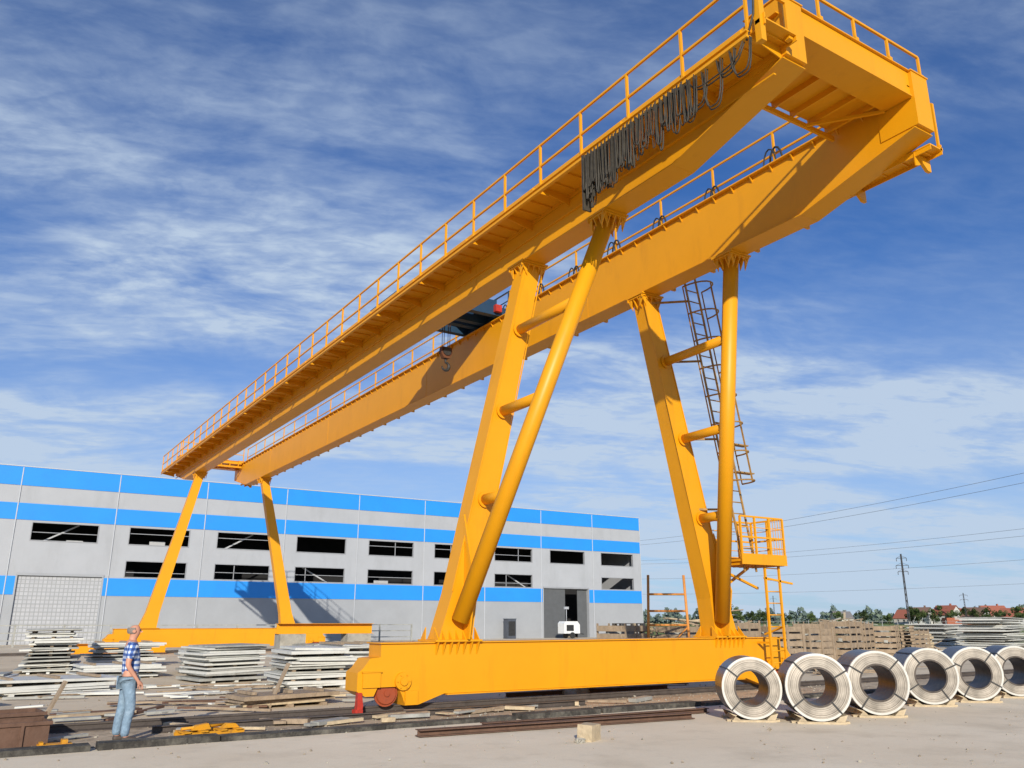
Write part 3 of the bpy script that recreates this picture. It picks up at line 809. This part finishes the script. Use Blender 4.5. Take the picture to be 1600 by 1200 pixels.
for (x,y,z,rz,s) in ((20.9,25.0,0,.3,(1.1,1.1,1.65)),(23.3,24.3,0,.25,(1.25,1.1,1.6)),(25.4,23.6,0,.2,(1.1,1.1,1.75)),(27.5,23.4,0,-.1,(1.2,1.1,1.6)),(29.6,23.6,0,.1,(1.2,1.2,1.5)),
    (32.4,25.4,0,.4,(1.2,1.2,1.7)),(34.6,25.6,0,.3,(1.2,1.2,1.8)),(36.6,26.4,0,.4,(1.3,1.3,1.7)),(38.8,26.4,0,.5,(1.3,1.3,1.55)),(42.5,27.2,0,.3,(1.2,1.2,1.3))):
    if first: cr.location=(x,y,z+.01); cr.rotation_euler=(0,0,rz); cr.scale=s; first=False
    else: copy_thing(cr,(x,y,z+.01),rz,s)
def build_pallets(n):
    b=MB()
    for k in range(n):
        z=k*.145; ox=random.uniform(-.05,.05); oy=random.uniform(-.05,.05)
        for i in range(3): b.box(-.6+ox,.6+ox,-.4+oy+i*.35,-.3+oy+i*.35,z,z+.02)
        for i in range(3):
            for j in range(3): b.box(-.6+ox+j*.53,-.46+ox+j*.53,-.4+oy+i*.35,-.3+oy+i*.35,z+.021,z+.1)
        for i in range(5): b.box(-.6+ox+i*.27,-.48+ox+i*.27,-.4+oy,.4+oy,z+.101,z+.122)
    return b
for (x,y,n,rz) in ((40.8,26.5,10,.5),(45.6,28.6,7,.4),(22.2,25.9,11,.3)):
    o=build_pallets(n).obj('pallet_stack',[WOODL if n%2 else WOOD]); o.location=(x,y,.01); o.rotation_euler=(0,0,rz); o.scale=(1.25,1.25,1.05)
    meta(o,'stack of weathered wooden pallets on bare ground','pallet stack','stacks of wooden pallets')

def debris(name,cx,cy,sx,sy,n,lmin,lmax,hmax,mats,label,rz=0,tilt=.25,th=(.02,.08)):
    b=MB()
    for i in range(n):
        b.cur=random.randrange(len(mats)); l=random.uniform(lmin,lmax)
        px=random.gauss(0,.4)*sx; py=random.gauss(0,.4)*sy
        env=max(0,1-(px/sx)**2-(py/sy)**2)
        z=random.uniform(.02,max(.03,hmax*env))
        b.obox((px,py,z+.03),(l,random.uniform(.06,.2),random.uniform(*th)),(random.gauss(0,tilt*.6),random.gauss(0,tilt if z>.1 else .02),random.gauss(rz,.5)))
    o=b.obj(name,mats); o.location=(cx,cy,.01); return meta(o,label,'debris',kind='stuff')
DM=[WOOD,WOODL,SHEETG,SHEETW,RUST]
debris('scattered_planks',5.5,19.5,5,1.8,34,.3,1.8,.05,DM,'scattered planks and offcuts on the bare ground',tilt=.02,th=(.02,.05))
debris('scattered_planks',2.0,18.2,3.5,1.2,22,.3,1.8,.06,DM,'scattered planks and offcuts on the bare ground',tilt=.02,th=(.02,.05))
debris('scattered_planks',6.5,14.9,7,.5,30,.2,1.0,.05,[WOOD,WOODL,SHEETG],'scattered offcuts lying along the rail bed',tilt=.03)
debris('scattered_planks',5.0,23.5,6,2.4,34,.5,2.2,.06,[SHEETW,SHEETG,WOOD],'scattered pale offcuts on the bare ground',tilt=.02,th=(.02,.05))
debris('scrap_heap',16.0,19.6,3.4,1.2,90,.4,1.7,.5,[WOOD,SHEETG,RUST,SHEETW],'heap of scrap timber and steel behind the truck')
debris('scrap_heap',12.0,20.4,2.4,1.0,50,.3,1.4,.3,[WOOD,SHEETG,RUST,SHEETW],'heap of scrap timber and steel behind the truck')
debris('scrap_heap',25.5,24.9,4.4,1.2,110,.8,2.6,2.2,[WOOD,WOODL,SHEETG,WOOD],'tall heap of scrap boards and timber',tilt=.15)
debris('scrap_heap',39.0,28.8,4.0,1.6,110,.8,2.4,2.0,[WOOD,WOODL,SHEETG,WOOD],'tall heap of scrap boards and timber')
debris('scrap_heap',47.0,31.5,4.5,2.0,80,.6,2.4,1.0,[WOOD,SHEETG,SHEETW],'heap of scrap boards and timber')
debris('scrap_heap',27.0,20.0,4.0,1.6,50,.5,1.6,.3,[WOOD,SHEETG],'low heap of scrap boards')
debris('scrap_heap',-3.5,33,4,2,70,.6,2.4,.7,[SHEETW,SHEETG,WOOD],'heap of pale offcuts and boards',tilt=.12)

b=MB()
for i in range(2200):
    x=random.uniform(-4,22); y=random.choice([random.uniform(13.4,17.5),random.uniform(5,24),random.uniform(13.9,17)]); s=random.uniform(.006,.022)*(1.8 if random.random()<.04 else 1)
    b.cur=random.randrange(2)
    b.obox((x,y,.01+s*.3),(s*random.uniform(1,2),s*random.uniform(1,1.6),s),(random.random(),random.random(),random.random()*3))
meta(b.obj('loose_stones',[CONC,M('dark_stone',(.30,.25,.19),.9)]),'small loose stones scattered over the ground','stones',kind='stuff')

def ibeam(name,p,q,label,mat=RUST,h=.10,w=.12,z=.02):
    p=Vector((p[0],p[1],z+h/2));q=Vector((q[0],q[1],z+h/2)); b=MB(); c=(p+q)/2
    b.beam(p-c,q-c,.012,h-.024)
    for s in (-1,1): b.beam(p-c+Vector((0,0,s*(h/2-.006))),q-c+Vector((0,0,s*(h/2-.006))),w,.012)
    o=b.obj(name,[mat]); o.location=c; return meta(o,label,'steel beam','steel beams lying on the ground')
ibeam('steel_beam',(6.2,12.45),(11.6,12.0),'long rusty steel beam lying on the pavement',w=.2)
ibeam('steel_beam',(7.6,12.85),(12.6,12.60),'long rusty steel beam lying on the pavement',w=.14,h=.08)
ibeam('steel_beam',(2.8,15.15),(11.5,15.1),'long dark steel beam lying beside the rail',RAILM)
ibeam('steel_beam',(11,17.5),(16,17.4),'long rusty steel beam lying beside the rail')
ibeam('steel_beam',(4.7,50.0),(9.5,50.2),'yellow painted steel beam lying on the ground',YEL,h=.5,w=.5,z=.1)
ibeam('steel_beam',(9.4,30.3),(13.0,30.2),'yellow painted steel beam lying on concrete blocks',YEL,h=.36,w=.42,z=1.30)
for x in (9.9,12.4):
    b=MB(); b.box(-.5,.5,-.35,.35,.0,.66); b.box(-.46,.46,-.33,.33,.664,1.295); o=b.obj('support_block',[CONC]); o.location=(x,30.25,.004)
    meta(o,'grey concrete block supporting a yellow beam','concrete block','support blocks')
def lump(x,y,s,label,mat=CONC,j=.022,name='concrete_block'):
    bm=bmesh.new(); bmesh.ops.create_cube(bm,size=1); bmesh.ops.subdivide_edges(bm,edges=bm.edges,cuts=3,use_grid_fill=True)
    for v in bm.verts:
        v.co=Vector((v.co.x*s[0],v.co.y*s[1],v.co.z*s[2]))+Vector([random.uniform(-j,j) for _ in range(3)])
    me=bpy.data.meshes.new(name); bm.to_mesh(me); bm.free(); me.materials.append(mat)
    o=bpy.data.objects.new(name,me); COL.objects.link(o); o.location=(x,y,s[2]/2); o.rotation_euler=(.03,.02,.5); meta(o,label,name.replace('_',' ')); return o
lump(8.25,10.75,(.34,.24,.24),'squared weathered wooden block lying on the pavement',WOODL,.005,'wooden_block')
lump(7.98,10.62,(.16,.10,.06),'small broken concrete chunk on the pavement')
lump(13.2,17.6,(1.2,.5,.4),'rough concrete block beside the crane truck')
for (x,y,w,d,h,r) in ((.55,15.35,1.3,.7,.42,.1),(.9,14.7,.7,.5,.34,.1)):
    b=MB(); b.box(-w/2,w/2,-d/2,-d/2+.02,0,h);b.box(-w/2,w/2,d/2-.02,d/2,0,h);b.box(-w/2,-w/2+.02,-d/2+.02,d/2-.02,0,h);b.box(w/2-.02,w/2,-d/2+.02,d/2-.02,0,h);b.box(-w/2+.02,w/2-.02,-d/2+.02,d/2-.02,0,.02)
    b.box(-w/2-.03,w/2+.03,-d/2-.03,-d/2,h-.05,h); b.box(-.02,.02,-d/2-.03,-d/2,0,h-.05); b.box(-w/2+.05,w/2-.1,-d/2+.05,d/2-.05,h-.1,h-.07)
    o=b.obj('steel_box',[RUST]); o.location=(x,y,.012); o.rotation_euler=(0,0,r); meta(o,'open rusty steel box section on the gravel','steel box','rusty steel boxes')
b=MB()
b.box(-.5,.5,-.16,-.10,.03,.08); b.box(-.5,.5,.10,.16,.03,.08)
for x in (-.42,-.15,.15,.40): b.box(x-.05,x+.05,-.2,.2,.08,.10)
b.prism([(-.3,.10),(.0,.10),(-.05,.19),(-.22,.17)],'y',-.05,.05); b.prism([(.15,.10),(.45,.10),(.38,.16),(.25,.17)],'y',-.08,.02); b.tube([(-.45,0,.13),(.3,.1,.14)],.022,8)
o=b.obj('crane_bracket',[YELD]); o.location=(3.5,14.3,.02); o.rotation_euler=(0,0,.15); meta(o,'worn yellow steel bracket lying on planks beside the rail','bracket')
b=MB(); b.box(-.22,.22,-.1,.1,0,.04); b.box(-.2,-.15,-.08,.08,.04,.07); b.box(.08,.16,-.08,.08,.04,.09)
o=b.obj('crane_bracket',[YELD]); o.location=(1.35,14.3,.02); meta(o,'small worn yellow steel plate on the gravel','bracket')
for (x,y,l,r,h) in ((1.2,15.9,1.1,.9,.9),(5.6,18.2,.9,.5,1.2)):
    b=MB(); b.beam((0,0,0),(l*.5*math.cos(r),.1,l*h*.8),.1,.04)
    o=b.obj('leaning_board',[WOOD]); o.location=(x,y,.01); meta(o,'weathered board leaning over beside the rail','board','leaning boards')

b=MB()
for x in (-.8,.8): b.tube([(x,0,0),(x*.84,0,3.4)],.05,8)
for z in (1.6,2.1,2.7): b.tube([(-.8+.04*z,0,z),(.8-.04*z,0,z)],.04,8)
b.tube([(-.75,0,1.2),(.2,1.0,0.0)],.03,6); b.tube([(-.8,0,.1),(.7,0,1.5)],.03,6)
o=b.obj('trestle',[M('faded_orange',(.60,.24,.05),.6,.2,4)]); o.location=(21.9,23.6,0); o.rotation_euler=(0,0,-.5)
meta(o,'faded orange steel trestle standing behind the crane truck','trestle')
for i,(bb,d) in enumerate(((60.2,150),(61.3,152))):
    x,y=pol(bb,d); b=MB(); b.box(-2.4,2.4,-1.5,1.5,.1,2.2); b.cur=1; b.box(-2.5,2.5,-1.6,1.6,0,.1)
    for k in range(5): b.box(-2.41,2.41,-1.51,-1.5,.4+k*.35,.42+k*.35)
    o=b.obj('brick_stack',[BRICK,WOOD]); o.location=(x,y,0); o.rotation_euler=(0,0,-.8); meta(o,'stack of red bricks on the open ground','brick stack','brick stacks')

FEN=M('fence_wire',(.28,.29,.28),.6)
b=MB()
p0=Vector(pol(47.5,92)); p1=Vector(pol(70,88)); n=26
for i in range(n+1):
    p=p0.lerp(p1,i/n); b.tube([(p.x,p.y,0),(p.x,p.y,1.8)],.04,6)
for z in (.1,.5,.9,1.3,1.7): b.beam((p0.x,p0.y,z),(p1.x,p1.y,z),.02,.02)
meta(b.obj('wire_fence',[FEN]),'grey post and wire fence along the yard edge','fence')
b=MB(); n=13
for i in range(n+1):
    x=-6+i*3; b.box(x-.06,x+.06,67.95,68.05,0,1.5)
for z in (.4,.9,1.4): b.box(-6,33,67.93,67.97,z,z+.07)
meta(b.obj('rail_fence',[SHEETG]),'grey post and rail barrier before the hall','fence')

# ------------------------------------------------------------------ far village, trees, poles
LEAF=[M('foliage_dark',(.035,.06,.018),.9,.3,1),M('foliage_light',(.075,.11,.03),.9,.3,1)]
BARK=M('bark',(.10,.07,.05),.9)
def build_tree(seed):
    random.seed(seed)
    t=thing('tree',(0,0,0),'leafy green deciduous tree on the open field','tree','distant trees')
    b=MB(); b.tube([(0,0,0),(.1,0,2),(.05,.1,4.2)],[.28,.2,.1],7)
    for i in range(5):
        a=i*1.26; b.tube([(.08,0,1.8+i*.3),(1.5*math.cos(a),1.5*math.sin(a),3.6+i*.4)],[.1,.03],5)
    b.obj('trunk',[BARK],t)
    b=MB(); cl=[(random.gauss(0,1.5),random.gauss(0,1.5),random.uniform(2.4,7.2),random.uniform(.7,1.4)) for _ in range(16)]
    for (x,y,z,r) in cl:
        f=1-abs(z-4.4)/5
        for k in range(90):
            d=Vector((random.gauss(0,1),random.gauss(0,1),random.gauss(0,1))).normalized()*r*random.uniform(.6,1.05)
            c=Vector((x*f*1.2,y*f*1.2,z))+d; s=random.uniform(.14,.32); b.cur=1 if d.z+random.gauss(0,.4)>.1 else 0
            u=Vector((random.gauss(0,1),random.gauss(0,1),random.gauss(0,1))).normalized(); w=u.orthogonal().normalized()
            b.add([c-u*s-w*s*.6,c+u*s-w*s*.6,c+u*s*.6+w*s,c-u*s*.6+w*s],[(0,1,2,3)])
    b.obj('crown',LEAF,t); return t
t1=build_tree(3); t2=build_tree(5); random.seed(21)
spots=[(46.5,330,1.0),(47.4,340,.7),(48.9,380,.7),(50.2,390,.6),(51.8,390,.6),(53.4,390,.7),(54.9,410,.8),(56.3,420,.6),(57.9,430,.9),(58.7,450,.9),(59.8,430,.8),(60.9,450,.9),(61.6,430,.9),(62.3,440,.8),(63.2,430,1.0),(64.5,430,1.2),(46.9,210,.55),(48.2,290,.6),(57.6,440,1.0),(59.2,460,1.1),(60.4,460,1.0)]
for i,(bb,d,s) in enumerate(spots):
    x,y=pol(bb,d)
    if i==0: t1.location=(x,y,0); t1.scale=(s,)*3
    elif i==1: t2.location=(x,y,0); t2.scale=(s,)*3
    else: copy_thing(random.choice([t1,t2]),(x,y,0),random.uniform(0,6),s)
b=MB()
for i in range(9000):
    bb=random.uniform(40,72); d=random.uniform(600,680); x,y=pol(bb,d)
    hgt=7+3*math.sin(bb*3.1)+2*math.sin(bb*9.7+1)
    z=random.uniform(0,max(2,hgt)); s=random.uniform(.5,1.4); b.cur=random.randrange(2)
    u=Vector((random.gauss(0,1),random.gauss(0,1),random.gauss(0,1))).normalized(); w=u.orthogonal().normalized(); c=Vector((x,y,z))
    b.add([c-u*s-w*s,c+u*s-w*s,c+u*s+w*s,c-u*s+w*s],[(0,1,2,3)])
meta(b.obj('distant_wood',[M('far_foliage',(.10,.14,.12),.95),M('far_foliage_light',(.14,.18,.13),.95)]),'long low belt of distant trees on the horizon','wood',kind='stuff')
HWM=[M('house_wall_cream',(.50,.46,.40),.8),M('house_wall_white',(.55,.55,.53),.8)]
HR=[M('roof_red',(.33,.11,.07),.8),M('roof_brown',(.20,.12,.09),.8),M('roof_grey',(.18,.17,.17),.8)]
def house(loc,rz,w,d,h,rh,wm,rm,label):
    t=thing('house',loc,label,'house','village houses',rz)
    b=MB(); b.box(-w/2,w/2,-d/2,d/2,0,h); b.prism([(-d/2,h),(d/2,h),(0,h+rh)],'x',-w/2,w/2); b.obj('wall',[wm],t)
    b=MB()
    for s in (-1,1):
        b.add([(-w/2-.4,s*(d/2+.5),h-.35),(w/2+.4,s*(d/2+.5),h-.35),(w/2+.4,0,h+rh+.12),(-w/2-.4,0,h+rh+.12),(-w/2-.4,s*(d/2+.5),h-.15),(w/2+.4,s*(d/2+.5),h-.15),(w/2+.4,0,h+rh+.32),(-w/2-.4,0,h+rh+.32)],[(0,1,2,3),(4,5,6,7),(0,1,5,4),(2,3,7,6),(0,3,7,4),(1,2,6,5)])
    b.box(w*.2,w*.2+.7,-.35,.35,h+rh*.5,h+rh+1.1); b.obj('roof',[rm],t)
    for x in (-w*.3,0,w*.3):
        for z in ((1.0,) if h<4 else (1.0,3.8)):
            b=MB(); b.box(x-.5,x+.5,-d/2-.04,-d/2-.01,z,z+1.3); b.obj('window',[DARK],t)
    return t
for i,(bb,d,w,h,rh) in enumerate(((57.4,480,11,3.2,3.8),(58.1,460,9,4.2,3.6),(58.8,490,12,3.2,4.2),(59.5,460,10,4.6,4),(60.2,490,13,3.4,4.2),(61.0,460,10,3.2,4.4),(61.9,490,12,4.6,4.2),(63.0,460,11,3.2,4),(53.6,580,11,3.2,4))):
    x,y=pol(bb,d); rm=HR[[0,1,0,0,0,1,0,0,2][i]]
    house((x,y,0),-math.radians(bb)+random.uniform(-.7,.7),w,9,h,rh,HWM[i%2],rm,('cream' if i%2==0 else 'white')+' house with '+['red','brown','grey'][HR.index(rm)]+' pitched roof in the village')
GAL=M('galvanised',(.06,.06,.065),.6)
def pylon(x,y,h,rz,arms,w=1.0):
    b=MB(); c=[(-w,-w),(w,-w),(w,w),(-w,w)]; k=12
    for i in range(k):
        z0=h*i/k;z1=h*(i+1)/k; s0=1-.6*i/k; s1=1-.6*(i+1)/k
        for j in range(4):
            p=c[j];q=c[(j+1)%4]
            b.beam((p[0]*s0,p[1]*s0,z0),(p[0]*s1,p[1]*s1,z1),.12,.12)
            b.beam((p[0]*s0,p[1]*s0,z0),(q[0]*s1,q[1]*s1,z1),.05,.05)
    for z,l in arms:
        b.beam((-l,0,z),(l,0,z),.10,.10); b.beam((-l,0,z),(0,0,z+.5),.05,.05); b.beam((l,0,z),(0,0,z+.5),.05,.05)
        for s in (-1,1): b.tube([(s*l,0,z),(s*l,0,z-.6)],.06,6)
    o=b.obj('power_pylon',[GAL]); o.location=(x,y,0); o.rotation_euler=(0,0,rz)
    return meta(o,'slim dark lattice power pylon with short cross arms','pylon','power pylons')
px,py=pol(57.4,182); pylon(px,py,14.4,-math.radians(60),((13.6,.9),(12.2,1.1),(11.0,.9)),w=.17)
px,py=pol(60.5,440); pylon(px,py,14,-1,((13,1.6),(11,1.6)),w=.3)
px,py=pol(49.6,600); pylon(px,py,18,-1,((16,2),(13,2)),w=.4)
WIRE=M('wire_grey',(.20,.21,.23),.5)
def wire(a,c,sag,r=.022):
    b=MB(); a=Vector(a);c=Vector(c); pts=[]
    for i in range(25):
        t=i/24; p=a.lerp(c,t); p.z-=sag*4*t*(1-t); pts.append(p)
    b.tube(pts,r,5); return meta(b.obj('power_cable',[WIRE]),'thin grey overhead power cable against the sky','power cable','overhead power cables')
def P3(b,d,z): x,y=pol(b,d); return (x,y,z)
wire(P3(69,95,16.9),P3(38,190,18.4),1.5); wire(P3(69,95,15.9),P3(38,190,17.6),1.5)
wire(P3(68,130,13.2),P3(38,230,16.5),1.3); wire(P3(68,130,14.2),P3(38,230,17.3),1.3)
wire(P3(69,162,12.2),P3(38,230,12.6),1.2,.024)
wire(P3(69,200,9.6),P3(38,260,9.6),1.0,.026)

# ------------------------------------------------------------------ light, sky, camera
d=Vector((.60,1.0,-.44)).normalized()
el=math.asin(-d.z); rot=math.atan2(-d.x,-d.y)
sun=bpy.data.lights.new('Sun','SUN'); sun.energy=4.8; sun.angle=math.radians(.5); sun.color=(1,.93,.81)
so=bpy.data.objects.new('Sun',sun); COL.objects.link(so); so.rotation_euler=d.to_track_quat('-Z','Y').to_euler()
w=bpy.data.worlds.new('World'); SC.world=w; w.use_nodes=True
nt=w.node_tree;N=nt.nodes;L=nt.links;N.clear()
out=N.new('ShaderNodeOutputWorld'); sky=N.new('ShaderNodeTexSky'); sky.sky_type='NISHITA'; sky.sun_disc=False
sky.sun_elevation=el; sky.sun_rotation=rot%(2*math.pi); sky.altitude=200; sky.air_density=1.0; sky.dust_density=.4; sky.ozone_density=3
tint=N.new('ShaderNodeMixRGB'); tint.blend_type='MULTIPLY'; tint.inputs['Fac'].default_value=1; tint.inputs['Color2'].default_value=(.36,.74,1.25,1)
L.new(sky.outputs[0],tint.inputs['Color1'])
bg=N.new('ShaderNodeBackground'); bg.inputs['Strength'].default_value=.095; L.new(tint.outputs[0],bg.inputs['Color'])
tc=N.new('ShaderNodeTexCoord'); sx=N.new('ShaderNodeSeparateXYZ'); L.new(tc.outputs['Generated'],sx.inputs[0])
def math_(op,a,b_=None):
    m=N.new('ShaderNodeMath');m.operation=op
    for i,v in enumerate((a,b_)):
        if v is None: continue
        if isinstance(v,(int,float)): m.inputs[i].default_value=v
        else: L.new(v,m.inputs[i])
    return m.outputs[0]
zc=math_('ADD',math_('MAXIMUM',sx.outputs['Z'],0.0),.16)
cx=N.new('ShaderNodeCombineXYZ'); L.new(math_('DIVIDE',sx.outputs['X'],zc),cx.inputs[0]); L.new(math_('DIVIDE',sx.outputs['Y'],zc),cx.inputs[1])
mp=N.new('ShaderNodeMapping'); mp.inputs['Rotation'].default_value=(0,0,math.radians(24)); mp.inputs['Location'].default_value=(3.1,1.3,0)
L.new(cx.outputs[0],mp.inputs['Vector'])
def noi(s,det,ro,dist,st):
    m2=N.new('ShaderNodeMapping'); m2.inputs['Scale'].default_value=st; L.new(mp.outputs[0],m2.inputs['Vector'])
    n=N.new('ShaderNodeTexNoise');n.inputs['Scale'].default_value=s;n.inputs['Detail'].default_value=det;n.inputs['Roughness'].default_value=ro;n.inputs['Distortion'].default_value=dist;L.new(m2.outputs[0],n.inputs['Vector']);return n.outputs['Fac']
n1=noi(1.1,4,.5,.3,(.5,1.25,1)); n2=noi(2.6,9,.62,.4,(.8,1.3,1)); n3=noi(20,4,.55,.4,(.6,1.3,1))
def mr(v,a,b_,c,e):
    m=N.new('ShaderNodeMapRange');m.interpolation_type='SMOOTHSTEP';L.new(v,m.inputs['Value'])
    for k,x in zip(('From Min','From Max','To Min','To Max'),(a,b_,c,e)): m.inputs[k].default_value=x
    return m.outputs['Result']
m1=mr(n1,.38,.60,.14,1); m2=mr(n2,.30,.70,.16,1); m3=mr(n3,.28,.72,.68,1.18)
low=mr(sx.outputs['Z'],.36,.64,1.0,.34)
mask=math_('MULTIPLY',math_('MULTIPLY',math_('MULTIPLY',m1,m2),m3),low)
mask=math_('ADD',math_('MULTIPLY',mask,1.1),mr(sx.outputs['Z'],.0,.44,.60,.0))
mask=math_('MINIMUM',mask,.93)
cb=N.new('ShaderNodeBackground'); cb.inputs['Color'].default_value=(.62,.75,.92,1); cb.inputs['Strength'].default_value=.86
ms=N.new('ShaderNodeMixShader'); L.new(mask,ms.inputs[0]); L.new(bg.outputs[0],ms.inputs[1]); L.new(cb.outputs[0],ms.inputs[2]); L.new(ms.outputs[0],out.inputs['Surface'])

cam=bpy.data.cameras.new('Camera'); co=bpy.data.objects.new('Camera',cam); COL.objects.link(co); SC.camera=co
cam.sensor_width=36; cam.lens=28.98; cam.clip_end=6000; cam.clip_start=.1
co.location=(0,0,1.75); co.rotation_euler=(math.radians(90+16.03),0,-math.radians(32.55))
SC.view_settings.view_transform='Standard'; SC.view_settings.look='None'; SC.view_settings.exposure=0
